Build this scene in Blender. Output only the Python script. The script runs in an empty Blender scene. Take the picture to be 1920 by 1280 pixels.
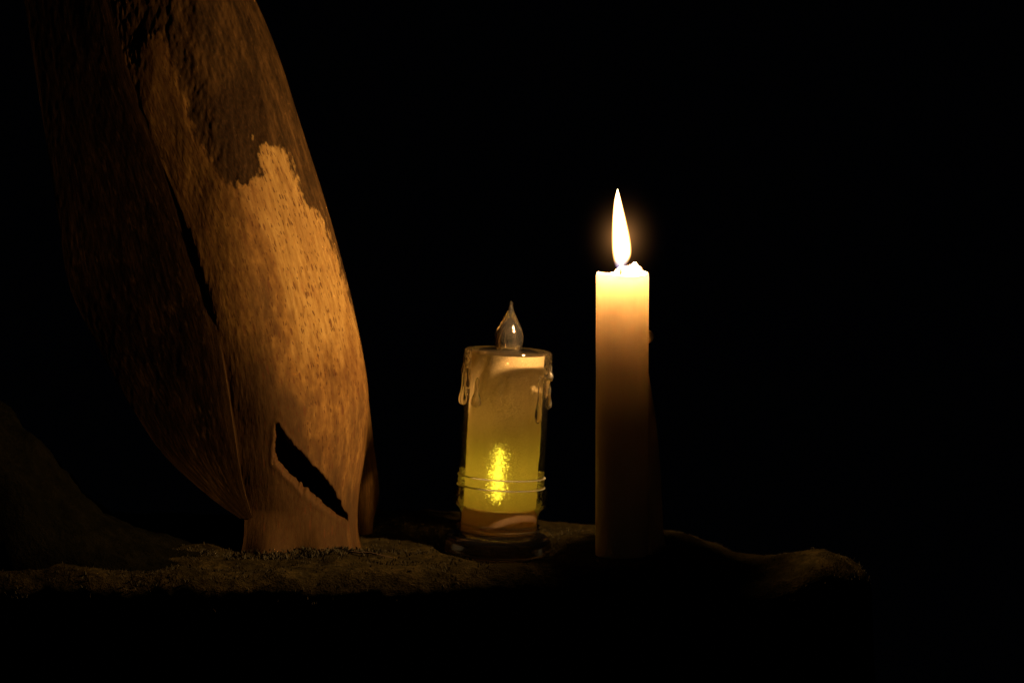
import bpy, bmesh, math, random
from mathutils import Vector, Matrix, noise
random.seed(4)
S = bpy.context.scene
C = S.collection

# ------------------------------------------------------------------ camera
PX = 0.00025                      # metres per photo pixel at the candle's depth
D = 1.3333
PITCH = math.radians(4.5)
TGT = Vector((0, 0, 0.1008))
FWD = Vector((0, math.cos(PITCH), -math.sin(PITCH)))
UP = Vector((0, math.sin(PITCH), math.cos(PITCH)))
CAM = TGT - FWD * D
def P(px, py, y=0.0):             # photo measurement -> world point at depth y
    d = FWD * D + Vector((1, 0, 0)) * (px - 960) * PX + UP * (640 - py) * PX
    return CAM + d * ((y - CAM.y) / d.y)
cam = bpy.data.objects.new('camera', bpy.data.cameras.new('camera'))
C.objects.link(cam); S.camera = cam
cam.location = CAM
cam.rotation_euler = (math.pi / 2 - PITCH, 0, 0)
cam.data.sensor_width = 36; cam.data.lens = 100
cam.data.clip_start = 0.01; cam.data.clip_end = 50
cam.data.dof.use_dof = True; cam.data.dof.focus_distance = D - 0.012; cam.data.dof.aperture_fstop = 13

S.view_settings.view_transform = 'Standard'; S.view_settings.look = 'None'
S.view_settings.exposure = 0; S.view_settings.gamma = 1; S.view_settings.use_curve_mapping = False
S.render.engine = 'CYCLES'
cy = S.cycles
cy.use_denoising = True
cy.max_bounces = 24; cy.transmission_bounces = 16; cy.transparent_max_bounces = 24
cy.glossy_bounces = 8; cy.diffuse_bounces = 6; cy.volume_bounces = 0
cy.caustics_refractive = True; cy.caustics_reflective = False
cy.sample_clamp_indirect = 30
cy.volume_step_rate = 0.5

# ------------------------------------------------------------------ helpers
def lerp(a, b, t): return a + (b - a) * t
def sstep(a, b, x):
    t = min(1, max(0, (x - a) / (b - a))); return t * t * (3 - 2 * t)
def curve(pts):                   # monotone-ish smooth interpolation through (x, y) pairs
    xs = [p[0] for p in pts]; ys = [p[1] for p in pts]
    n = len(xs); m = []
    for i in range(n):
        if i == 0: m.append((ys[1] - ys[0]) / (xs[1] - xs[0]))
        elif i == n - 1: m.append((ys[-1] - ys[-2]) / (xs[-1] - xs[-2]))
        else: m.append((ys[i + 1] - ys[i - 1]) / (xs[i + 1] - xs[i - 1]))
    def f(x):
        if x <= xs[0]: return ys[0] + (x - xs[0]) * m[0]
        if x >= xs[-1]: return ys[-1] + (x - xs[-1]) * m[-1]
        for i in range(n - 1):
            if x <= xs[i + 1]: break
        h = xs[i + 1] - xs[i]; t = (x - xs[i]) / h
        return ((2*t**3 - 3*t*t + 1) * ys[i] + (t**3 - 2*t*t + t) * h * m[i]
                + (-2*t**3 + 3*t*t) * ys[i + 1] + (t**3 - t*t) * h * m[i + 1])
    return f
def fbm(x, y, z, o=4): return noise.fractal(Vector((x, y, z)), 1.0, 2.0, o)
def link(name, me, m, parent=None, smooth=True):
    if smooth:
        me.polygons.foreach_set('use_smooth', [True] * len(me.polygons))
    o = bpy.data.objects.new(name, me); C.objects.link(o)
    if m: me.materials.append(m)
    if parent: o.parent = parent
    return o
def mesh(verts, faces):
    me = bpy.data.meshes.new('m'); me.from_pydata(verts, [], faces); me.update(); return me
def empty(name, loc, label, cat):
    o = bpy.data.objects.new(name, None); C.objects.link(o); o.location = loc
    o.empty_display_size = 0.02; o['label'] = label; o['category'] = cat
    return o
def tag(o, label, cat): o['label'] = label; o['category'] = cat
def lathe(prof, n=96, rfun=None, close_top=True, close_bottom=True):
    """prof: (radius, z) bottom to top"""
    v = []; f = []
    for (r, z) in prof:
        for j in range(n):
            a = 2 * math.pi * j / n
            rr = rfun(r, z, a) if rfun else r
            v.append((rr * math.cos(a), rr * math.sin(a), z))
    for i in range(len(prof) - 1):
        for j in range(n):
            k = (j + 1) % n
            f.append((i*n + j, i*n + k, (i+1)*n + k, (i+1)*n + j))
    if close_bottom: f.append(tuple(range(n - 1, -1, -1)))
    if close_top: f.append(tuple((len(prof) - 1) * n + j for j in range(n)))
    return v, f
def smooth_prof(pts, n):          # pts (z, r)
    g = curve(pts); z0, z1 = pts[0][0], pts[-1][0]
    return [(max(1e-5, g(lerp(z0, z1, i / n))), lerp(z0, z1, i / n)) for i in range(n + 1)]
def chaikin(pts, it=2):
    for _ in range(it):
        q = [pts[0]]
        for a, b in zip(pts, pts[1:]):
            q.append((a[0]*.75 + b[0]*.25, a[1]*.75 + b[1]*.25)); q.append((a[0]*.25 + b[0]*.75, a[1]*.25 + b[1]*.75))
        q.append(pts[-1]); pts = q
    return pts
def blob(bm, c, r, seg=24):
    m = Matrix.Translation(c) @ Matrix.Diagonal((r[0], r[1], r[2], 1))
    bmesh.ops.create_uvsphere(bm, u_segments=seg, v_segments=seg // 2, radius=1, matrix=m)
def tube(path, rad, n=20):
    v = []; f = []; m = len(path)
    for i, p in enumerate(path):
        p = Vector(p)
        t = (Vector(path[min(m-1, i+1)]) - Vector(path[max(0, i-1)])).normalized()
        a = Vector((0, 1, 0)); s = t.cross(a).normalized(); b = s.cross(t)
        for j in range(n):
            an = 2*math.pi*j/n; v.append(p + (s*math.cos(an) + b*math.sin(an)) * rad[i])
    for i in range(m - 1):
        for j in range(n):
            k = (j+1) % n; f.append((i*n+j, (i+1)*n+j, (i+1)*n+k, i*n+k))
    f.append(tuple(range(n))); f.append(tuple((m-1)*n + j for j in range(n-1, -1, -1)))
    return v, f
def remeshed(bm, voxel, smooth=6):
    me = bpy.data.meshes.new('t'); bm.to_mesh(me); bm.free()
    o = bpy.data.objects.new('t', me); C.objects.link(o)
    r = o.modifiers.new('r', 'REMESH'); r.mode = 'VOXEL'; r.voxel_size = voxel
    s = o.modifiers.new('s', 'SMOOTH'); s.iterations = smooth; s.factor = .5
    dg = bpy.context.evaluated_depsgraph_get()
    out = bpy.data.meshes.new_from_object(o.evaluated_get(dg))
    bpy.data.objects.remove(o); return out

# ------------------------------------------------------------------ node helpers
class NT:
    def __init__(s, name):
        s.m = bpy.data.materials.new(name); s.m.use_nodes = True
        s.t = s.m.node_tree; s.t.nodes.clear(); s.out = s.n('ShaderNodeOutputMaterial')
    def n(s, typ, **kw):
        x = s.t.nodes.new(typ)
        for k, v in kw.items():
            if k in x.inputs: s.set(x.inputs[k], v)
            else: setattr(x, k, v)
        return x
    def set(s, sock, v):
        if hasattr(v, 'is_output'): s.t.links.new(v, sock)
        else: sock.default_value = v
    def math(s, op, a, b=0.0, c=None):
        x = s.t.nodes.new('ShaderNodeMath'); x.operation = op
        s.set(x.inputs[0], a); s.set(x.inputs[1], b)
        if c is not None: s.set(x.inputs[2], c)
        return x.outputs[0]
    def mix(s, f, a, b):
        x = s.t.nodes.new('ShaderNodeMix'); x.data_type = 'RGBA'
        s.set(x.inputs[0], f); s.set(x.inputs[6], a); s.set(x.inputs[7], b); return x.outputs[2]
    def ramp(s, f, stops):
        x = s.t.nodes.new('ShaderNodeValToRGB'); e = x.color_ramp.elements
        while len(e) > 1: e.remove(e[-1])
        for i, (p, c) in enumerate(stops):
            q = e[0] if i == 0 else e.new(p)
            q.position = p; q.color = (*c, 1) if len(c) == 3 else c
        s.set(x.inputs[0], f); return x.outputs[0]
    def noise(s, vec, scale, detail=4, rough=.55):
        x = s.t.nodes.new('ShaderNodeTexNoise'); x.inputs['Scale'].default_value = scale
        x.inputs['Detail'].default_value = detail; x.inputs['Roughness'].default_value = rough
        s.set(x.inputs['Vector'], vec); return x.outputs[0]
    def mapping(s, vec, scale=(1,1,1), loc=(0,0,0)):
        x = s.t.nodes.new('ShaderNodeMapping'); s.set(x.inputs['Vector'], vec)
        x.inputs['Scale'].default_value = scale; x.inputs['Location'].default_value = loc; return x.outputs[0]
    def bump(s, h, strength, dist):
        x = s.t.nodes.new('ShaderNodeBump'); x.inputs['Strength'].default_value = strength
        x.inputs['Distance'].default_value = dist; s.set(x.inputs['Height'], h); return x.outputs[0]
    def mixsh(s, f, a, b):
        x = s.t.nodes.new('ShaderNodeMixShader'); s.set(x.inputs[0], f)
        s.t.links.new(a, x.inputs[1]); s.t.links.new(b, x.inputs[2]); return x.outputs[0]
    def surf(s, o): s.t.links.new(o, s.out.inputs['Surface']); return s.m
c4 = lambda r, g, b: (r, g, b, 1)

def mat_wood():
    t = NT('weathered_wood')
    uv = t.n('ShaderNodeUVMap').outputs[0]          # u across, v along the grain, metres
    peel = t.n('ShaderNodeAttribute', attribute_name='peel').outputs['Fac']
    stain_shade = t.n('ShaderNodeAttribute', attribute_name='stain_shade').outputs['Fac']
    streak = t.noise(t.mapping(uv, (420, 75, 1)), 1, 5, .62)
    fine = t.noise(t.mapping(uv, (1400, 420, 1)), 1, 4, .6)
    blot = t.noise(t.mapping(uv, (95, 42, 1), (7, 3, 0)), 1, 6, .6)
    blot2 = t.noise(t.mapping(uv, (230, 120, 1), (1, 9, 0)), 1, 5, .65)
    pale = t.ramp(streak, [(.3, (0.1302, 0.0690, 0.0184)), (.48, (0.2232, 0.1347, 0.0395)), (.7, (0.2914, 0.1906, 0.0632))])
    red = t.ramp(blot2, [(.32, (.040, .0175, .0055)), (.5, (.115, .056, .0135)), (.70, (.215, .119, .030))])
    fac = t.math('MULTIPLY', t.ramp(t.math('ADD', t.math('MULTIPLY', stain_shade, .55), t.math('MULTIPLY', blot, .7)), [(.42, (0,0,0)), (.62, (1,1,1))]), .85)
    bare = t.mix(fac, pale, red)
    sp = t.ramp(blot2, [(.34, (0,0,0)), (.43, (1,1,1))])
    bare = t.mix(t.math('MULTIPLY', t.math('SUBTRACT', 1.0, sp), .38), bare, c4(.15, .06, .02))
    big = t.ramp(t.noise(t.mapping(uv, (38, 15, 1), (4, 8, 0)), 1, 6, .62), [(.36, (0, 0, 0)), (.56, (1, 1, 1))])
    bare = t.mix(t.math('MULTIPLY', t.math('SUBTRACT', 1.0, big), .5), bare, c4(.10, .045, .014))
    bare = t.mix(t.math('MINIMUM', t.math('MULTIPLY', t.math('MAXIMUM', t.math('SUBTRACT', t.math('ADD', stain_shade, t.math('MULTIPLY', t.math('SUBTRACT', blot, .5), 1.6)), .52), 0.0), 1.1), .85), bare, c4(.034, .019, .008))   # shade low on the trunk painted in as a dark tone
    # worm pits
    vo = t.n('ShaderNodeTexVoronoi', Scale=1.0, Randomness=1.0)
    vo.voronoi_dimensions = '2D'; t.set(vo.inputs['Vector'], t.mapping(uv, (230, 95, 1)))
    keep = t.math('GREATER_THAN', t.n('ShaderNodeSeparateColor', Color=vo.outputs['Color']).outputs[0], .80)
    rad = t.math('MULTIPLY_ADD', t.n('ShaderNodeSeparateColor', Color=vo.outputs['Color']).outputs[1], .16, .08)
    pit = t.math('MULTIPLY', t.math('LESS_THAN', vo.outputs['Distance'], rad), keep)
    bare = t.mix(t.math('MULTIPLY', pit, .8), bare, c4(.07, .028, .01))
    # fine dark specks and short dashes along the grain
    v2 = t.n('ShaderNodeTexVoronoi', Scale=1.0, Randomness=1.0); v2.voronoi_dimensions = '2D'
    wob = t.n('ShaderNodeVectorMath', operation='ADD'); t.set(wob.inputs[0], t.mapping(uv, (620, 230, 1)))
    nz = t.n('ShaderNodeTexNoise'); nz.inputs['Scale'].default_value = 1.0; t.set(nz.inputs['Vector'], t.mapping(uv, (700, 400, 1)))
    t.set(wob.inputs[1], nz.outputs['Color']); t.set(v2.inputs['Vector'], wob.outputs[0])
    sc2 = t.n('ShaderNodeSeparateColor', Color=v2.outputs['Color'])
    speck = t.math('MULTIPLY', t.math('LESS_THAN', v2.outputs['Distance'], t.math('MULTIPLY', sc2.outputs[1], .34)), t.math('GREATER_THAN', t.math('ADD', sc2.outputs[0], t.math('MULTIPLY', blot, .7)), .84))
    bare = t.mix(t.math('MULTIPLY', speck, .80), bare, c4(.045, .017, .006))
    bark = t.ramp(t.math('ADD', t.math('MULTIPLY', blot, .55), t.math('MULTIPLY', streak, .45)),
                  [(.36, (0.0087, 0.0053, 0.0021)), (.48, (0.0248, 0.0138, 0.0047)), (.58, (0.0527, 0.0276, 0.0084)), (.72, (0.1240, 0.0690, 0.0211))])
    dark = t.n('ShaderNodeAttribute', attribute_name='dark').outputs['Fac']
    bark = t.mix(t.math('MULTIPLY', dark, .85), bark, c4(.012, .0065, .0025))
    f2 = t.math('ADD', peel, t.math('MULTIPLY', t.math('SUBTRACT', blot2, .5), 1.9))
    f3 = t.ramp(f2, [(.34, (0,0,0)), (.66, (1,1,1))])
    col = t.mix(f3, bark, bare)
    col = t.mix(t.math('MULTIPLY', t.math('SUBTRACT', fine, .45), 1.1), col, c4(.10, .045, .015))
    h = t.math('ADD', t.math('MULTIPLY', streak, .9), t.math('MULTIPLY', fine, .45))
    h = t.math('ADD', h, t.math('MULTIPLY', blot2, .8))
    h = t.math('SUBTRACT', h, t.math('MULTIPLY', t.math('ADD', pit, speck), 2.6))
    h = t.math('SUBTRACT', h, t.math('MULTIPLY', f3, .9))
    b = t.n('ShaderNodeBsdfPrincipled', Roughness=.78, Normal=t.bump(h, .22, .0010))
    t.set(b.inputs['Base Color'], col); b.inputs['Specular IOR Level'].default_value = .04
    return t.surf(b.outputs[0])

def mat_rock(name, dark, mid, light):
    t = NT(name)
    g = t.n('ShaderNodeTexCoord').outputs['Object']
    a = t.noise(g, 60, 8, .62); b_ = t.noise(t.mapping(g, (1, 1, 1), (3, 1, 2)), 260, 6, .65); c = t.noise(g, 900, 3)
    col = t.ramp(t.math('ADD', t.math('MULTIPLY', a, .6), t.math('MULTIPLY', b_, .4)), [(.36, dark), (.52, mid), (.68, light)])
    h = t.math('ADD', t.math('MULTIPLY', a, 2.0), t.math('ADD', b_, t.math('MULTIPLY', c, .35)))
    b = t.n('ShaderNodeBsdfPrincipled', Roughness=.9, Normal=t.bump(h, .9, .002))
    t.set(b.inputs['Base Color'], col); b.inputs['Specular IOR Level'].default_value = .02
    return t.surf(b.outputs[0])

def mat_wax(name='candle_wax', trans=.45, col=(.95, .87, .74), absorb=0):
    t = NT(name)
    g = t.n('ShaderNodeTexCoord').outputs['Object']
    st = t.noise(t.mapping(g, (420, 420, 14)), 1, 4)
    mo = t.noise(g, 120, 5)
    colr = t.mix(st, c4(col[0]*.93, col[1]*.9, col[2]*.86), c4(*col))
    h = t.math('ADD', t.math('MULTIPLY', st, .6), mo)
    nb = t.bump(h, .25, .0006)
    d = t.n('ShaderNodeBsdfDiffuse', Normal=nb); t.set(d.inputs['Color'], colr)
    tl = t.n('ShaderNodeBsdfTranslucent', Normal=nb); t.set(tl.inputs['Color'], colr)
    gl = t.n('ShaderNodeBsdfGlossy', Roughness=.45, Normal=nb)
    s = t.mixsh(trans, d.outputs[0], tl.outputs[0])
    if absorb:
        va = t.n('ShaderNodeVolumeAbsorption', Density=absorb); va.inputs['Color'].default_value = c4(.64, .59, .51)
        t.t.links.new(va.outputs[0], t.out.inputs['Volume'])
    return t.surf(t.mixsh(.03, s, gl.outputs[0]))

def mat_flame(z0, z1):
    t = NT('flame_gas')
    g = t.n('ShaderNodeTexCoord').outputs['Object']
    z = t.n('ShaderNodeSeparateXYZ', Vector=g).outputs[2]
    k = t.math('DIVIDE', t.math('SUBTRACT', z, z0), z1 - z0)
    st = t.ramp(k, [(0, (.02,)*3), (.05, (.05,)*3), (.12, (.16,)*3), (.26, (1, 1, 1)), (1, (1, 1, 1))])
    lw = t.n('ShaderNodeLayerWeight', Blend=.5).outputs['Facing']
    th = t.math('SUBTRACT', 1.0, lw)                                 # thickness of gas looked through
    core = t.ramp(th, [(0, (1, .30, .05)), (.50, (1, .50, .12)), (.80, (1, .76, .44))])
    col = t.mix(t.ramp(k, [(.03, (0, 0, 0)), (.15, (1, 1, 1))]), c4(.20, .20, .80), core)
    e = t.n('ShaderNodeEmission')
    t.set(e.inputs['Color'], col)
    t.set(e.inputs['Strength'], t.math('MULTIPLY', t.math('MULTIPLY', st, FLAME_L), t.math('MULTIPLY_ADD', t.math('POWER', th, 2.8), .97, .03)))
    tr = t.n('ShaderNodeBsdfTransparent')
    ad = t.n('ShaderNodeAddShader'); t.t.links.new(tr.outputs[0], ad.inputs[0]); t.t.links.new(e.outputs[0], ad.inputs[1])
    return t.surf(ad.outputs[0])

def mat_glow():  # emissive volume that imitates the lens halo round the flame
    t = NT('halo_volume')
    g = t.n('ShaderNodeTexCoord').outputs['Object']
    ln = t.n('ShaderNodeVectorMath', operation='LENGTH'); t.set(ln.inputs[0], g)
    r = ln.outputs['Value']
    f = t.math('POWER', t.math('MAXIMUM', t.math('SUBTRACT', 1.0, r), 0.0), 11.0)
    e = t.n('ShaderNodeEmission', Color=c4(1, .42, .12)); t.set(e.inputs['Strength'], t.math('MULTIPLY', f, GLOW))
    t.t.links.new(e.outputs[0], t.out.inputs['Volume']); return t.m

def mat_clear(name, tint=(.97, .95, .92), rough=.03, amp=1.0, haze=.014):
    t = NT(name)                      # thin clear plastic wall: lets light straight through, mirrors at grazing angles
    g = t.n('ShaderNodeTexCoord').outputs['Object']
    nb = t.bump(t.noise(g, 130, 3), .04, .002)
    fr = t.n('ShaderNodeFresnel', IOR=1.45)
    gl = t.n('ShaderNodeBsdfGlossy', Roughness=rough, Normal=nb); gl.inputs['Color'].default_value = c4(1, 1, 1)
    tr = t.n('ShaderNodeBsdfTransparent'); tr.inputs['Color'].default_value = c4(*tint)
    hz = t.n('ShaderNodeBsdfDiffuse'); hz.inputs['Color'].default_value = c4(.8, .75, .7)
    ht = t.n('ShaderNodeBsdfTranslucent'); ht.inputs['Color'].default_value = c4(.8, .75, .7)
    base = t.mixsh(haze, tr.outputs[0], t.mixsh(.5, hz.outputs[0], ht.outputs[0]))
    return t.surf(t.mixsh(t.math('MINIMUM', t.math('MULTIPLY', fr.outputs[0], amp), 1.0), base, gl.outputs[0]))

def mat_glass(name, rough=0.02, ior=1.47, col=(.98, .96, .92)):
    t = NT(name)
    g = t.n('ShaderNodeTexCoord').outputs['Object']
    b = t.n('ShaderNodeBsdfGlass', Roughness=rough, IOR=ior, Normal=t.bump(t.noise(g, 160, 3), .06, .001))
    b.inputs['Color'].default_value = c4(*col)
    hz = t.n('ShaderNodeBsdfDiffuse'); hz.inputs['Color'].default_value = c4(.8, .75, .7)
    return t.surf(t.mixsh(.01, b.outputs[0], hz.outputs[0]))

def mat_sleeve():
    t = NT('glitter_film')
    g = t.n('ShaderNodeTexCoord').outputs['Object']
    v = t.n('ShaderNodeTexVoronoi', Scale=2500.0); v.feature = 'F1'; t.set(v.inputs['Vector'], g)
    rnd = v.outputs['Color']
    nm = t.n('ShaderNodeVectorMath', operation='SUBTRACT'); t.set(nm.inputs[0], rnd); nm.inputs[1].default_value = (.5, .5, .5)
    sc = t.n('ShaderNodeVectorMath', operation='SCALE'); t.set(sc.inputs[0], nm.outputs[0]); sc.inputs['Scale'].default_value = .95
    geo = t.n('ShaderNodeNewGeometry')
    ad = t.n('ShaderNodeVectorMath', operation='ADD'); t.set(ad.inputs[0], geo.outputs['Normal']); t.set(ad.inputs[1], sc.outputs[0])
    nr = t.n('ShaderNodeVectorMath', operation='NORMALIZE'); t.set(nr.inputs[0], ad.outputs[0])
    N = nr.outputs[0]
    mott = t.noise(g, 90, 4)
    weave = t.noise(t.mapping(g, (900, 900, 2600)), 1, 3)
    base = t.mix(t.math('MULTIPLY_ADD', weave, .5, t.math('MULTIPLY', mott, .5)), c4(.80, .62, .33), c4(.97, .78, .44))
    d = t.n('ShaderNodeBsdfDiffuse'); t.set(d.inputs['Color'], base)
    tl = t.n('ShaderNodeBsdfTranslucent'); t.set(tl.inputs['Color'], base)
    rf = t.n('ShaderNodeBsdfRefraction', Roughness=.42, IOR=1.4, Normal=N); rf.inputs['Color'].default_value = c4(.8, .8, .5)
    gl = t.n('ShaderNodeBsdfGlossy', Roughness=.22, Normal=N); gl.inputs['Color'].default_value = c4(.9, .75, .5)
    s = t.mixsh(.5, d.outputs[0], tl.outputs[0])
    s = t.mixsh(.32, s, rf.outputs[0])
    s = t.mixsh(.035, s, gl.outputs[0])
    return t.surf(s)

def mat_plain(name, col, rough=.5, sss=0):
    t = NT(name)
    g = t.n('ShaderNodeTexCoord').outputs['Object']
    n_ = t.noise(g, 300, 4)
    b = t.n('ShaderNodeBsdfPrincipled', Roughness=rough)
    t.set(b.inputs['Base Color'], t.mix(n_, c4(*[x*.75 for x in col]), c4(*col)))
    if sss:
        b.inputs['Subsurface Weight'].default_value = 1; b.inputs['Subsurface Scale'].default_value = sss
        b.inputs['Subsurface Radius'].default_value = (1, .7, .4)
    return t.surf(b.outputs[0])
def mat_emit(name, col, st):
    t = NT(name)
    e = t.n('ShaderNodeEmission', Strength=st, Color=c4(*col)); return t.surf(e.outputs[0])

FLAME_L = 9.0
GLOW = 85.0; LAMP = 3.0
WOOD = mat_wood(); WAX = mat_wax(absorb=128); WAXD = mat_wax('drip_wax', .3, (.75, .60, .42))
ROCK = mat_rock('mossy_stone', (.007, .0055, .0022), (.021, .016, .0055), (.058, .041, .014))
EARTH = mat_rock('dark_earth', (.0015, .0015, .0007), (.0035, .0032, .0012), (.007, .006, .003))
CLEAR = mat_clear('clear_acrylic'); CLEAR2 = mat_clear('clear_acrylic_rim', rough=.08, amp=1.0, haze=.16); RIM = mat_clear('glint_rim', rough=.2, amp=.15, haze=.8); GLASS = mat_glass('solid_acrylic')  # pale rim haze stands in for light refracted at the flange edges
SLEEVE = mat_sleeve()

# ------------------------------------------------------------------ rock ledge
FRONT = curve([(-.60, -.050), (-.30, -.046), (-.12, -.052), (-.03, -.050), (.03, -.044), (.09, -.036), (.13, -.034), (.17, -.022)])
BACK = curve([(-.60, .20), (-.3, .18), (-.12, .15), (-.05, .17), (.0, .15), (.05, .14), (.09, .10), (.12, .075), (.17, .05)])
XEND = 0.172
TILT = math.radians(3.2)
LED_X, LED_Y = P(932, 1035, .050).x, .050
LED_Z = P(932, 1038, LED_Y).z
def ledge_top(x, y):
    z = .0035 * fbm(x * 18, y * 18, 1.3, 4) + .0011 * fbm(x * 90, y * 90, 4.7, 4)
    z -= sstep(.06, .12, x) * .0075                              # sinks to the right
    z -= .0042 * sstep(.04, .12, y) * sstep(-.005, .03, x)
    z += .0095 * math.exp(-((x - .143) / .018) ** 2 - ((y - .0) / .045) ** 2)   # knob at the end
    z += .0035 * math.exp(-((x - .088) / .02) ** 2 - ((y - .06) / .03) ** 2)
    z -= .0015 * sstep(-.06, -.12, x)
    # seats flattened under the two candles
    w = 1 - sstep(.024, .036, math.hypot(x - LED_X, (y - LED_Y) * (.42 if y < LED_Y else 1)))
    z = lerp(z, LED_Z - math.tan(TILT) * (x - LED_X) - .0003, w)
    w = 1 - sstep(.015, .030, math.hypot(x - P(1166, 1042).x, y))
    return lerp(z, 0, w)
def ledge_z(x, y):
    z = ledge_top(x, y)
    n1 = .004 * fbm(x * 11, y * 11, 8, 5)
    R = .014
    d = min(y - FRONT(x), BACK(x) - y) + n1
    de = (XEND - x) + n1
    dd = de if d > .05 else min(d, de)
    if d < .03 and de < .03:
        dd = .03 - math.hypot(.03 - d, .03 - de)
    if dd < R:
        q = R - dd
        z -= R - math.sqrt(max(0, R*R - min(q, R*.96)**2))
        if q > R * .96: z -= (q - R * .96) * 9
    return max(z, -.16)
def build_ledge():
    nx, ny = 560, 250
    x0, x1, y0, y1 = -.62, .205, -.085, .235
    v = []; f = []
    for j in range(ny + 1):
        for i in range(nx + 1):
            x = lerp(x0, x1, i / nx); y = lerp(y0, y1, j / ny)
            z = ledge_z(x, y); uc = max(0, -z - .016)          # the front hangs over, undercut below
            v.append((x, y + (uc * .55 if y < .03 else 0), z))
    w = nx + 1
    for j in range(ny):
        for i in range(nx):
            a = j*w + i; f.append((a, a+1, a+1+w, a+w))
    o = link('rock_ledge', mesh(v, f), ROCK); o['kind'] = 'structure'
build_ledge()

# earth bank rising at the left edge
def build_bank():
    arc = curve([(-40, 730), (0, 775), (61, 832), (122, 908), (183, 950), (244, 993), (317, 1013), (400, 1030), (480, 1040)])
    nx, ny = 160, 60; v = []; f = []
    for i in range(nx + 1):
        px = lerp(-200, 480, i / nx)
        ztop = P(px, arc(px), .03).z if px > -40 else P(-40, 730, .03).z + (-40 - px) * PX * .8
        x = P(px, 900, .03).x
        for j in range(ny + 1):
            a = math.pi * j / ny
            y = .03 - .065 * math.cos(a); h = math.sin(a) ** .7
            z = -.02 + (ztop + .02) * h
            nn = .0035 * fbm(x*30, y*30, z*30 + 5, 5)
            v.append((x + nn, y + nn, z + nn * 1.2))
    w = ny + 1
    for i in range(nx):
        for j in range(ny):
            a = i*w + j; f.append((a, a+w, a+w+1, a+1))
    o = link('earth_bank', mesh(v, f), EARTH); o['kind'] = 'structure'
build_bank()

# ------------------------------------------------------------------ tree trunk
def poly_sd(poly, x, y):          # signed distance, positive inside
    best = 1e9; inside = False; n = len(poly)
    for i in range(n):
        x1, y1 = poly[i]; x2, y2 = poly[(i+1) % n]
        dx, dy = x2-x1, y2-y1; L = dx*dx + dy*dy
        t = max(0, min(1, ((x-x1)*dx + (y-y1)*dy) / L))
        best = min(best, math.hypot(x - x1 - t*dx, y - y1 - t*dy))
        if (y1 > y) != (y2 > y) and x < (x2-x1)*(y-y1)/(y2-y1) + x1: inside = not inside
    return best if inside else -best
SLIT = [(520, 795), (514, 830), (513, 868), (540, 895), (575, 930), (600, 952), (632, 972), (652, 982), (645, 962), (626, 925), (590, 880), (560, 850), (540, 830)]
PEEL = [(488, 262), (512, 280), (536, 292), (545, 320), (551, 350), (563, 384), (574, 398), (590, 402), (600, 432), (612, 460), (628, 515), (646, 575), (668, 635), (700, 700), (720, 1040),
        (560, 1060), (380, 1060), (330, 700), (250, 420), (215, 120), (300, 60), (345, 180), (370, 260), (420, 345), (442, 352), (468, 342), (486, 325)]
DARK = [(398, 185), (470, 150), (498, 225), (494, 262), (488, 325), (468, 345), (442, 352), (420, 322), (405, 270)]

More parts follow.
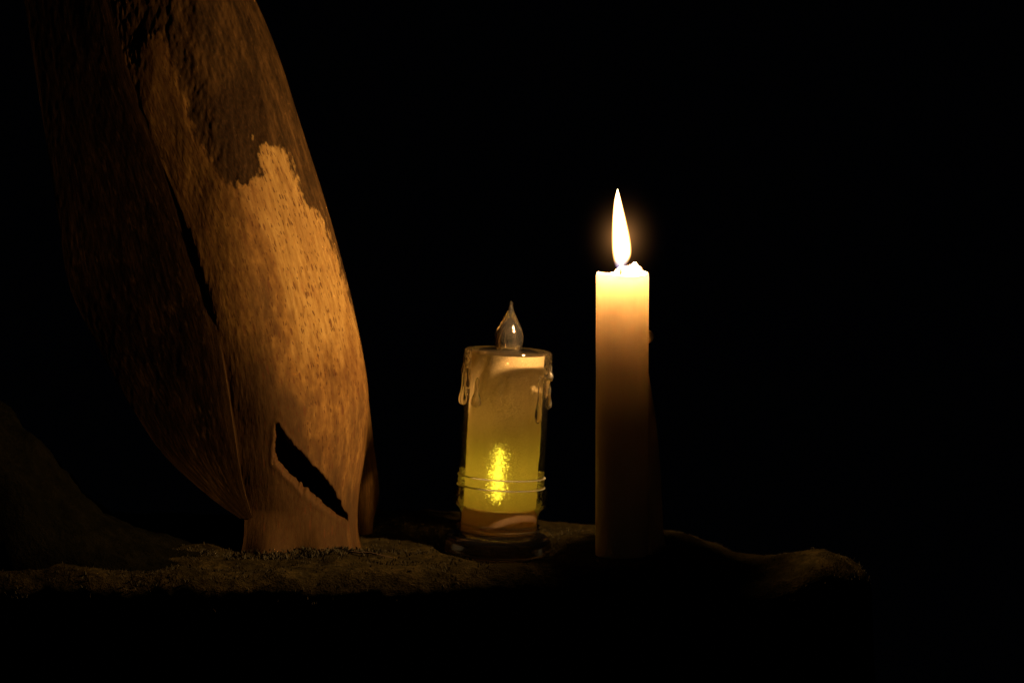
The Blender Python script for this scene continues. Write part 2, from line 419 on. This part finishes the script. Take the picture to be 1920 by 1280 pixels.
def stem(name, xl, xr, yc, bfr, y0, y1, NU, NV, parent, peelfun, stain_shade_fun, seed, ridge, slope=.6, slope2=.0, rnd=.22, slit=False, amp=1.0):
    v = []; f = []; uv = []; peel = []; stain_shade = []; dark = []
    for i in range(NV + 1):
        py = lerp(y0, y1, i / NV)
        l, r, c = xl(py), xr(py), yc(py)
        a = max(.0005, (P(r, py, c).x - P(l, py, c).x) / 2); xc = (P(r, py, c).x + P(l, py, c).x) / 2
        z = P((l+r)/2, py, c).z; b = bfr(py); rg = (ridge(py) - (l+r)/2) / ((r-l)/2); S1 = slope(py) if callable(slope) else slope; S2 = slope2(py) if callable(slope2) else slope2
        sec = []
        for j in range(NU):
            th = 2*math.pi*j/NU
            if th <= math.pi:
                u = math.cos(th)
                e = .13                                    # how softly the ridge turns
                w_ = (u - rg) / e
                sp = e * (w_ if w_ > 30 else math.log1p(math.exp(w_)))
                sl = e * math.log1p(math.exp(min(30, -w_)))
                dep = a * (S1 * sp + S2 * sl) + a * .10 * max(0, u - rg) ** 2
                ro = 1 - math.sqrt(max(0, 1 - abs(u) ** 9)); dep += a * (rnd if u < 0 or name != 'main_stem' else .22) * ro
                sec.append((xc + a*u, c + dep, u))
            else:
                u = math.cos(th); k = (u + 1) / 2
                yR = a * (S1 * max(0, 1 - rg) + .10 * max(0, 1-rg)**2 + .22); yL = a * (.22 + S2 * max(0, rg + 1))
                sec.append((xc + a*u, c + lerp(yL, yR, k) - b * math.sin(th) * 1.6, u))
        for j in range(NU):
            th = 2*math.pi*j/NU; sn = math.sin(th)
            p0, p1 = sec[j-1], sec[(j+1) % NU]
            nx_, ny_ = p1[1]-p0[1], -(p1[0]-p0[0]); L = math.hypot(nx_, ny_) or 1; nx_ /= L; ny_ /= L
            wx, wy, cs = sec[j]; wz = z
            px = (l+r)/2 + (r-l)/2 * cs
            front = sn > 0
            s1 = fbm(wx*22 + seed, wy*22, wz*9, 3)
            s2 = fbm(wx*150 + seed, wy*150, wz*26, 4)
            s3 = fbm(wx*500, wy*500 + seed, wz*190, 3)
            pl = 0; stn = 0; dk = 0
            if front:
                jag = 11*fbm(px*.035, py*.02, seed, 4) + 8*fbm(px*.16, py*.06, seed + 3, 4)
                pl = peelfun(px + jag, py + jag * 1.4)
                stn = stain_shade_fun(px, py)
                if slit and py < 400: dk = sstep(-22, 10, poly_sd(DARK, px + jag*1.3, py + jag*2))
            d = .0016*s1 + .00010*s2 + .00008*s3
            if front: d += (1 - pl) * (.0006 + .0003 * s3 + .0004 * s2)
            edge = min(1, abs(sn) * 3)
            d *= amp * (.10 + .90 * edge)
            wx += nx_*d; wy += ny_*d
            if slit and front:
                w = sstep(955, 1060, py)                      # toes of the foot spread over the ledge
                wy -= w * (.010 + .010 * math.exp(-((cs + .55) / .3) ** 2) + .006 * math.exp(-((cs - .35) / .25) ** 2) + .004 * s1)
                q = poly_sd(SLIT, px + 2*s3*2, py + 4*s2)
                if q > -14:
                    k = sstep(-1.5, 13, q); wy += k * .022
                    lip = math.exp(-((q + 5)/4)**2)
                    if px < 640 and q < 2: wy -= .0002 * lip
            v.append((wx, wy, wz)); uv.append((th * .05, z)); peel.append(pl); stain_shade.append(stn); dark.append(dk)
    for i in range(NV):
        for j in range(NU):
            k = (j+1) % NU
            f.append((i*NU+j, i*NU+k, (i+1)*NU+k, (i+1)*NU+j))
    f.append(tuple(range(NU - 1, -1, -1))); f.append(tuple(NV*NU + j for j in range(NU)))
    me = mesh(v, f)
    ul = me.uv_layers.new(name='UVMap')
    buf = [0.0] * (len(me.loops) * 2)
    for li, lp in enumerate(me.loops):
        u_, v_ = uv[lp.vertex_index]; buf[2*li] = u_; buf[2*li+1] = v_
    ul.data.foreach_set('uv', buf)
    for nm, dat in (('peel', peel), ('stain_shade', stain_shade), ('dark', dark)):
        at = me.attributes.new(nm, 'FLOAT', 'POINT'); at.data.foreach_set('value', dat)
    o = link(name, me, WOOD, parent); return o

trunk = empty('tree_trunk', P(560, 1040, .05), 'weathered leaning tree trunk with half its bark peeled and a dark slit low down', 'tree trunk')
bpy.context.view_layer.update()
def attach(o, root):
    o.matrix_parent_inverse = root.matrix_world.inverted()
def peel_main(px, py):
    q = poly_sd(PEEL, px, py)
    return sstep(-20, 16, q)
def stain_shade_main(px, py):  # own reddish mottling plus shade painted in to the left and low down
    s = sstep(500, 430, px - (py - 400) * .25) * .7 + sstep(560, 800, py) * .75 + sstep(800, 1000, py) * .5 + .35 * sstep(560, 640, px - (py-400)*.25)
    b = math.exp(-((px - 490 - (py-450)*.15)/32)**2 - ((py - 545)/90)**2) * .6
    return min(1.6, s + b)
mainL = curve([(-80, 178), (0, 198), (100, 224), (200, 258), (300, 300), (400, 338), (500, 371), (600, 397), (700, 416), (800, 431), (900, 446), (970, 456), (1020, 456), (1060, 446), (1110, 430)])
mainR = curve([(-80, 430), (0, 470), (100, 510), (200, 543), (300, 574), (400, 605), (500, 632), (600, 656), (700, 676), (770, 684), (850, 681), (940, 669), (1000, 668), (1040, 676), (1060, 684), (1110, 700)])
mainY = curve([(-80, .052), (300, .045), (700, .040), (900, .032), (1000, .024), (1110, .016)])
mainRidge = curve([(-80, 330), (100, 375), (345, 440), (500, 462), (700, 500), (800, 516), (870, 512), (1000, 545), (1110, 560)])
mainB = curve([(-80, .024), (400, .024), (800, .026), (1000, .030), (1110, .032)])
o = stem('main_stem', mainL, mainR, mainY, mainB, -80, 1085, 420, 560, trunk, peel_main, stain_shade_main, 2.0, mainRidge, lambda y: .62 - .44*sstep(700, 980, y), lambda y: .050 + .175*sstep(520, 850, y), .02, slit=True); attach(o, trunk)
leftL = curve([(-80, 20), (0, 40), (200, 70), (400, 100), (544, 124), (666, 184), (775, 246), (860, 307), (934, 392), (975, 452)])
leftR = curve([(-80, 184), (0, 204), (100, 230), (200, 264), (300, 306), (400, 344), (500, 377), (600, 403), (700, 422), (800, 437), (900, 453), (975, 474)])
leftY = curve([(-80, .0530), (150, .0485), (300, .0461), (500, .0431), (700, .0408), (850, .0362), (900, .0338), (975, .0286)])
leftB = lambda py: lerp(.020, .012, sstep(500, 970, py))
o = stem('side_stem', leftL, leftR, leftY, leftB, -80, 975, 260, 380, trunk, lambda x, y: .22 + .25*fbm(x*.012, y*.006, 3, 3), lambda x, y: .8, 7.0, lambda y: leftR(y) + 10, .3, lambda y: .180 + .03*sstep(500, 800, y), 0.0, amp=.10); attach(o, trunk)
rootL = curve([(715, 684), (760, 676), (800, 669), (900, 667), (1000, 672), (1030, 672)])
rootR = curve([(715, 685), (760, 691), (850, 701), (925, 709), (950, 706), (975, 700), (1030, 696)])
o = stem('root', rootL, rootR, lambda py: lerp(.080, .0635, sstep(720, 900, py)), lambda py: .010, 715, 1030, 80, 150, trunk, lambda x, y: .9, lambda x, y: .9, 11.0, rootL, .5, 0, amp=.6); attach(o, trunk)

# ------------------------------------------------------------------ wax candle
CX = P(1165.5, 1042).x; R = 49.5 * PX
ztop = P(1165, 521).z
candle = empty('wax_candle', (CX, 0, 0), 'tall burning cream wax candle with drips down its right side and a bright flame', 'candle')
candle['label'] = 'tall cream wax candle burning with a bright flame, right of the clear candle'
def wax_body():
    bm = bmesh.new()
    prof = [(R*.2, 0), (R*1.0, 0)] + [(R, ztop * k / 60) for k in range(1, 61)]
    prof += chaikin([(R, ztop), (R*.995, ztop + .0016), (R*.93, ztop + .0026), (R*.80, ztop + .0016), (R*.62, ztop + .0006), (R*.3, ztop + .0008), (.0004, ztop + .001)], 2)
    def rf(r, z, a): return r * (1 + .006*fbm(math.cos(a)*1.4, math.sin(a)*1.4, z*20, 3))
    v, f = lathe(prof, 96, rf)
    # rim height varies around the edge
    v2 = []
    for p in v:
        x, y, z = p; a = math.atan2(y, x); rr = math.hypot(x, y) / R
        if z > ztop * .97:
            w = sstep(.5, .95, rr)
            z += w * (.0006*math.sin(a*2 + .6) + .0005*fbm(x*200, y*200, 1, 3)) - w*.0006*sstep(0, -1, y/R)*.4
        v2.append((x, y, z))
    bv = [bm.verts.new(p) for p in v2]
    for q in f:
        try: bm.faces.new([bv[i] for i in q])
        except ValueError: pass
    def at(px, py, y): 
        p = P(px, py, y); return Vector((p.x - CX, p.y, p.z))
    blob(bm, at(1160, 518, .001), (.0062, .005, .0022))       # mound round the wick
    blob(bm, at(1172, 512, .0035), (.0050, .003, .0034))
    blob(bm, at(1188, 512, .003), (.0040, .0035, .0042))
    blob(bm, at(1190, 501, .003), (.0017, .0018, .0025))      # lumps at the right rear
    blob(bm, at(1197, 508, .003), (.0018, .0020, .0024))
    blob(bm, at(1197, 517, .003), (.0020, .0024, .0024))
    bmesh.ops.recalc_face_normals(bm, faces=bm.faces)
    return remeshed(bm, .00042, 3)
wb = link('wax_body', wax_body(), WAX, candle)
# drip bead and long run on the right-hand back side, spreading at the foot
bm = bmesh.new(); p = P(1216, 631, .004); blob(bm, Vector((p.x - CX, .004, p.z)), (.0027, .0026, .0031))
link('wax_bead', remeshed(bm, .0003, 3), WAXD, candle)
path = []; rad = []
RUN = curve([(665, 1205), (720, 1207), (800, 1212), (900, 1217), (1000, 1220), (1042, 1222)])
RUNR = curve([(665, 5), (720, 13), (800, 20), (900, 23), (1000, 25), (1025, 30), (1046, 42)])
for k in range(40):
    py = lerp(668, 1046, k / 39); p = P(RUN(py), py, .009)
    path.append((p.x - CX + .0003*fbm(0, 0, k*.2, 2), .009, max(p.z, 0.0))); rad.append(RUNR(py) * PX)
v, f = tube(path, rad, 28); link('wax_run', mesh(v, f), WAXD, candle)
# wick
WP = [(1162.5, 519), (1163, 510), (1163.5, 503), (1165, 497), (1168.5, 490), (1173, 484)]
path = [(P(x, y).x - CX, -.0046 * sstep(488, 508, y), P(x, y).z) for x, y in WP]
v, f = tube(path, [.0007, .0007, .0007, .0006, .0005, .0003], 10)
link('wick', mesh(v, f), mat_plain('charred_wick', (.05, .02, .018), .9), candle)
# flame
FL = curve([(354, 1157.8), (362, 1155), (380, 1151), (420, 1147.5), (460, 1147), (485, 1149.5), (500, 1154), (511, 1160)])
FR = curve([(354, 1158.2), (362, 1161), (380, 1166), (420, 1176), (455, 1183), (478, 1183.5), (492, 1178), (502, 1171), (511, 1165)])
v = []; n = 32; rows = 70
for i in range(rows + 1):
    py = lerp(511, 354, i / rows); l, r = FL(py), FR(py)
    c = P((l+r)/2, py); rr = max(.00003, (r-l)/2*PX)
    for j in range(n):
        a = 2*math.pi*j/n; v.append((c.x - CX + rr*math.cos(a), rr*.9*math.sin(a), c.z))
f = [(i*n+j, i*n+(j+1) % n, (i+1)*n+(j+1) % n, (i+1)*n+j) for i in range(rows) for j in range(n)]
f += [tuple(range(n-1, -1, -1)), tuple(rows*n + j for j in range(n))]
fl = link('flame', mesh(v, f), mat_flame(P(0, 511).z, P(0, 354).z), candle)
for py, e_ in ((465, .40), (425, .38), (392, .22)):
    ld = bpy.data.lights.new('flame_light', 'POINT'); ld.shadow_soft_size = .0028; ld.color = (1, .58, .23); ld.energy = LAMP * e_
    lp = bpy.data.objects.new('flame_light', ld); C.objects.link(lp); lp.location = P((FL(py) + FR(py)) / 2, py)
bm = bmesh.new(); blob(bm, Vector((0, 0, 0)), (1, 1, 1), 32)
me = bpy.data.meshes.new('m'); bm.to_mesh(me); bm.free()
gl = link('added_flame_halo', me, mat_glow(), candle)  # added glowing ball standing in for glare, not flame gas
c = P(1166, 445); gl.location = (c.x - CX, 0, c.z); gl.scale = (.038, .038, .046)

# ------------------------------------------------------------------ clear acrylic LED candle
led = empty('acrylic_candle', (LED_X, LED_Y, LED_Z), 'short clear acrylic LED candle with glitter film, glass-like flame tip and molded drips, leaning slightly right', 'candle')
led['label'] = 'short clear plastic electric candle with moulded drips, glitter film and glassy flame tip'
led.rotation_euler = (0, TILT, 0)
# local height for a photo row, along the tilted axis
zb = 1037
KL = PX / math.cos(TILT) * .997 * (D + LED_Y) / D
def LZ(py): return (zb - py) * KL
q = lambda r: r * PX * (D + LED_Y) / D
# pedestal foot (solid clear)
foot = chaikin([(q(60), 0), (q(97), 0), (q(101), .0012), (q(101), LZ(1012)), (q(97), LZ(1002)), (q(86), LZ(996)), (q(80), LZ(994)), (q(77), LZ(992)), (q(60), LZ(992))], 2)
v, f = lathe(foot, 128); link('pedestal', mesh(v, f), GLASS, led)
# two beads rings above the foot and the waist, then bulging collar, then flange
def ring(name, r, py, h, m=CLEAR):
    z = LZ(py); pr = chaikin([(q(r-8), z - q(h)), (q(r), z - q(h)), (q(r+1.5), z), (q(r), z + q(h)), (q(r-8), z + q(h))], 2)
    v, f = lathe(pr, 128, None, False, False)
    n = 128; m_ = len(pr)
    for j in range(n): f.append(((m_-1)*n + j, (m_-1)*n + (j+1) % n, (j+1) % n, j))
    link(name, mesh(v, f), m, led)
ring('base_ring', 77, 988, 3.2, CLEAR2); ring('base_ring', 76, 979, 2.2, CLEAR2)
waist = chaikin([(q(75), LZ(984)), (q(73), LZ(975)), (q(74), LZ(958)), (q(79), LZ(949)), (q(88), LZ(941)), (q(90), LZ(928)), (q(89), LZ(913)), (q(84), LZ(907)), (q(80), LZ(906))], 2)
v, f = lathe(waist, 128, None, False, False); link('collar', mesh(v, f), CLEAR, led)
v, f = lathe(chaikin([(q(80.5), LZ(909)), (q(82), LZ(905)), (q(82), LZ(890)), (q(80.5), LZ(886))], 2), 128, None, False, False)
link('flange', mesh(v, f), CLEAR, led)
ring('flange_rim_glint', 82.5, 888, 1.0, RIM); ring('flange_rim_glint', 82.5, 907, 1.2, RIM)
# body wall with drips moulded in
fing = [(-1.75, 700, 752, .11), (-2.35, 690, 752, .16), (-1.50, 704, 746, .12), (-.95, 692, 778, .085), (-.55, 680, 700, .3),
        (-.28, 690, 752, .12), (.15, 690, 705, .3), (.9, 690, 740, .2), (1.9, 690, 750, .2), (2.8, 680, 730, .2), (-2.85, 690, 755, .13), (-3.3+6.283, 700, 735, .1)]
def shell_r(r, z, a):
    if a > math.pi: a -= 2*math.pi
    py = zb - z / KL
    edge = 688 + 5*math.sin(a*3 + 1) + 3*math.sin(a*7)
    k = 1 - sstep(edge - 2, edge + 3, py)
    for (fa, t0, t1, w) in fing:
        da = abs((a - fa + math.pi) % (2*math.pi) - math.pi)
        tt = (py - t0) / (t1 - t0)
        ww = w * (.62 + .38 * sstep(.4, .85, tt))
        if tt < 1.1:
            tip = 1 if tt < .78 else math.sqrt(max(0, 1 - ((tt - .78) / .22) ** 2))
            kk = (1 - sstep(ww*.55, ww, da)) * tip * (1 + .9 * sstep(.5, .85, tt))
            k = max(k, kk)
    return r + q(2.8) * k
top = chaikin([(q(81), LZ(668)), (q(81), LZ(656)), (q(79), LZ(651)), (q(74), LZ(649)), (q(40), LZ(648)), (q(24), LZ(648))], 2)
prof = [(q(80), LZ(888)), (q(80.5), LZ(880))] + [(q(81), LZ(lerp(870, 670, i/150))) for i in range(151)] + top
v, f = lathe(prof, 256, shell_r, False, False); link('shell', mesh(v, f), CLEAR, led)
# solid cap disc under the shoulder
cap = chaikin([(q(2), LZ(662)), (q(66), LZ(661)), (q(77), LZ(659)), (q(78.5), LZ(656)), (q(77), LZ(652)), (q(60), LZ(650)), (q(2), LZ(650))], 2)
# sleeve of glitter film
prof = [(q(68), LZ(lerp(946, 657, i/80))) for i in range(81)]
v, f = lathe(prof, 160, None, False, False); link('glitter_sleeve', mesh(v, f), SLEEVE, led)
# pinkish battery housing seen in the waist
prof = chaikin([(q(2), LZ(992)), (q(71), LZ(992)), (q(71), LZ(975)), (q(68), LZ(952)), (q(64), LZ(948)), (q(2), LZ(947))], 2)
v, f = lathe(prof, 128); link('battery_housing', mesh(v, f), mat_wax('frosted_plastic', .5, (.92, .66, .5)), led)
# LED and its light pipe
prof = smooth_prof([(LZ(934), q(2)), (LZ(922), q(5)), (LZ(895), q(7)), (LZ(865), q(6)), (LZ(845), q(3.5)), (LZ(828), q(1))], 30)
v, f = lathe(prof, 32); lo = link('led_lamp', mesh(v, f), mat_emit('warm_led', (.92, .72, .06), 11.0), led)
lo.location = (-q(5), -q(10), 0)
# flame shaped tip, hollow
tp = [(LZ(650), q(22)), (LZ(643), q(24.5)), (LZ(634), q(26.5)), (LZ(620), q(26)), (LZ(605), q(20.5)), (LZ(590), q(13)), (LZ(578), q(7)), (LZ(567), q(3.4)), (LZ(560), q(2.4)), (LZ(558.5), q(.8))]
pr = smooth_prof(tp, 60)
v, f = lathe(pr, 96); tip = link('flame_tip', mesh(v, f), GLASS, led)
hp = [(LZ(649), q(15)), (LZ(640), q(18)), (LZ(630), q(18.5)), (LZ(615), q(14.5)), (LZ(602), q(8)), (LZ(592), q(2)), (LZ(589), q(.3))]
v, f = lathe(smooth_prof(hp, 40), 64); f = [tuple(reversed(x)) for x in f]
me = mesh(v, f); h = link('flame_hollow', me, GLASS, tip)
# thick molded drips in solid acrylic standing off the wall
def drip(ang, p0, p1, w, m=None):
    path = []; rad = []
    for k in range(24):
        t = k / 23; py = lerp(p0, p1, t)
        rr = w * (.45 + .55 * sstep(.45, .8, t)) * (1 if t < .86 else math.sqrt(max(.02, 1 - ((t-.86)/.145)**2))) * min(1, .25 + t*6)
        path.append((q(82) * math.cos(ang), q(82) * math.sin(ang), LZ(py))); rad.append(q(rr))
    v, f = tube(path, rad, 20)
    link('drip', mesh(v, f), m or GLASS, led)
for d in ((-2.30, 700, 755, 9.5), (-.72, 692, 780, 6.5), (-2.95, 690, 757, 8), (-.22, 672, 700, 7, CLEAR2), (-.18, 712, 756, 6.5, CLEAR2), (-3.25, 662, 702, 6, CLEAR2)):
    drip(*d)

# ------------------------------------------------------------------ small debris on the ledge
def twig():
    p0, p1 = P(655, 1023, .0), P(735, 1031, -.01)
    path = [(lerp(p0.x, p1.x, t/8), lerp(.0, -.012, t/8), ledge_z(lerp(p0.x, p1.x, t/8), lerp(0, -.012, t/8)) + .0006 + .0008*math.sin(t*.7)) for t in range(9)]
    v, f = tube(path, [.0004]*9, 8)
    o = link('twig', mesh(v, f), mat_plain('dry_twig', (.06, .03, .015), .9)); tag(o, 'thin dark dry twig lying on the ledge between the trunk and the clear candle', 'twig')
twig()

def moss():
    rnd = random.Random(11); v = []; f = []
    def tuft(x, y, z, k, hmax):
        for _ in range(k):
            ax = rnd.uniform(0, 6.283); h = rnd.uniform(.35, 1) * hmax; w_ = h * rnd.uniform(.12, .3)
            bx, by = x + rnd.gauss(0, .0009), y + rnd.gauss(0, .0009)
            lx, ly = rnd.gauss(0, h*.55), rnd.gauss(0, h*.55)
            dx, dy = math.cos(ax) * w_, math.sin(ax) * w_; n0 = len(v)
            v.extend([(bx-dx, by-dy, z-.0004), (bx+dx, by+dy, z-.0004), (bx+lx*.5+dx*.7, by+ly*.5+dy*.7, z+h*.6), (bx+lx*.5-dx*.7, by+ly*.5-dy*.7, z+h*.6), (bx+lx, by+ly, z+h)])
            f.append((n0, n0+1, n0+2, n0+3)); f.append((n0+3, n0+2, n0+4))
    for _ in range(9000):
        x = rnd.uniform(-.30, .175); y = rnd.uniform(-.058, .11)
        z = ledge_z(x, y)
        if z < -.022: continue
        if math.hypot(x - LED_X, y - LED_Y) < .028 or math.hypot(x - CX, y) < .019: continue
        if fbm(x*45, y*45, 9, 3) < -.02 and rnd.random() < .8: continue
        if -.135 < x < -.075 and y > .035: continue
        tuft(x, y, z, 4, .0012 if x < .03 else .0008)
    for _ in range(300):      # thicker along the foot of the trunk
        x = rnd.gauss(P(570, 1040, 0).x, .022); y = rnd.uniform(-.005, .02)
        tuft(x, y, ledge_z(x, y), 5, .0022)
    o = link('moss', mesh(v, f), mat_plain('dark_moss', (.034, .027, .009), .95)); o['kind'] = 'stuff'
moss()

# ------------------------------------------------------------------ light and world
w = bpy.data.worlds.new('World'); S.world = w; w.use_nodes = True
bg = w.node_tree.nodes['Background']; bg.inputs[0].default_value = (.5, .6, 1, 1); bg.inputs[1].default_value = .0004
ld = bpy.data.lights.new('fill_light', 'AREA'); ld.size = 1.2; ld.energy = .11; ld.color = (1, .72, .4)  # weak unseen fill added on the camera side to lift the shade
lo = bpy.data.objects.new('fill_light', ld); C.objects.link(lo); lo.location = (.3, -2.0, 1.2)
lo.rotation_euler = (Vector((0, 0, .1)) - lo.location).to_track_quat('-Z', 'Y').to_euler()
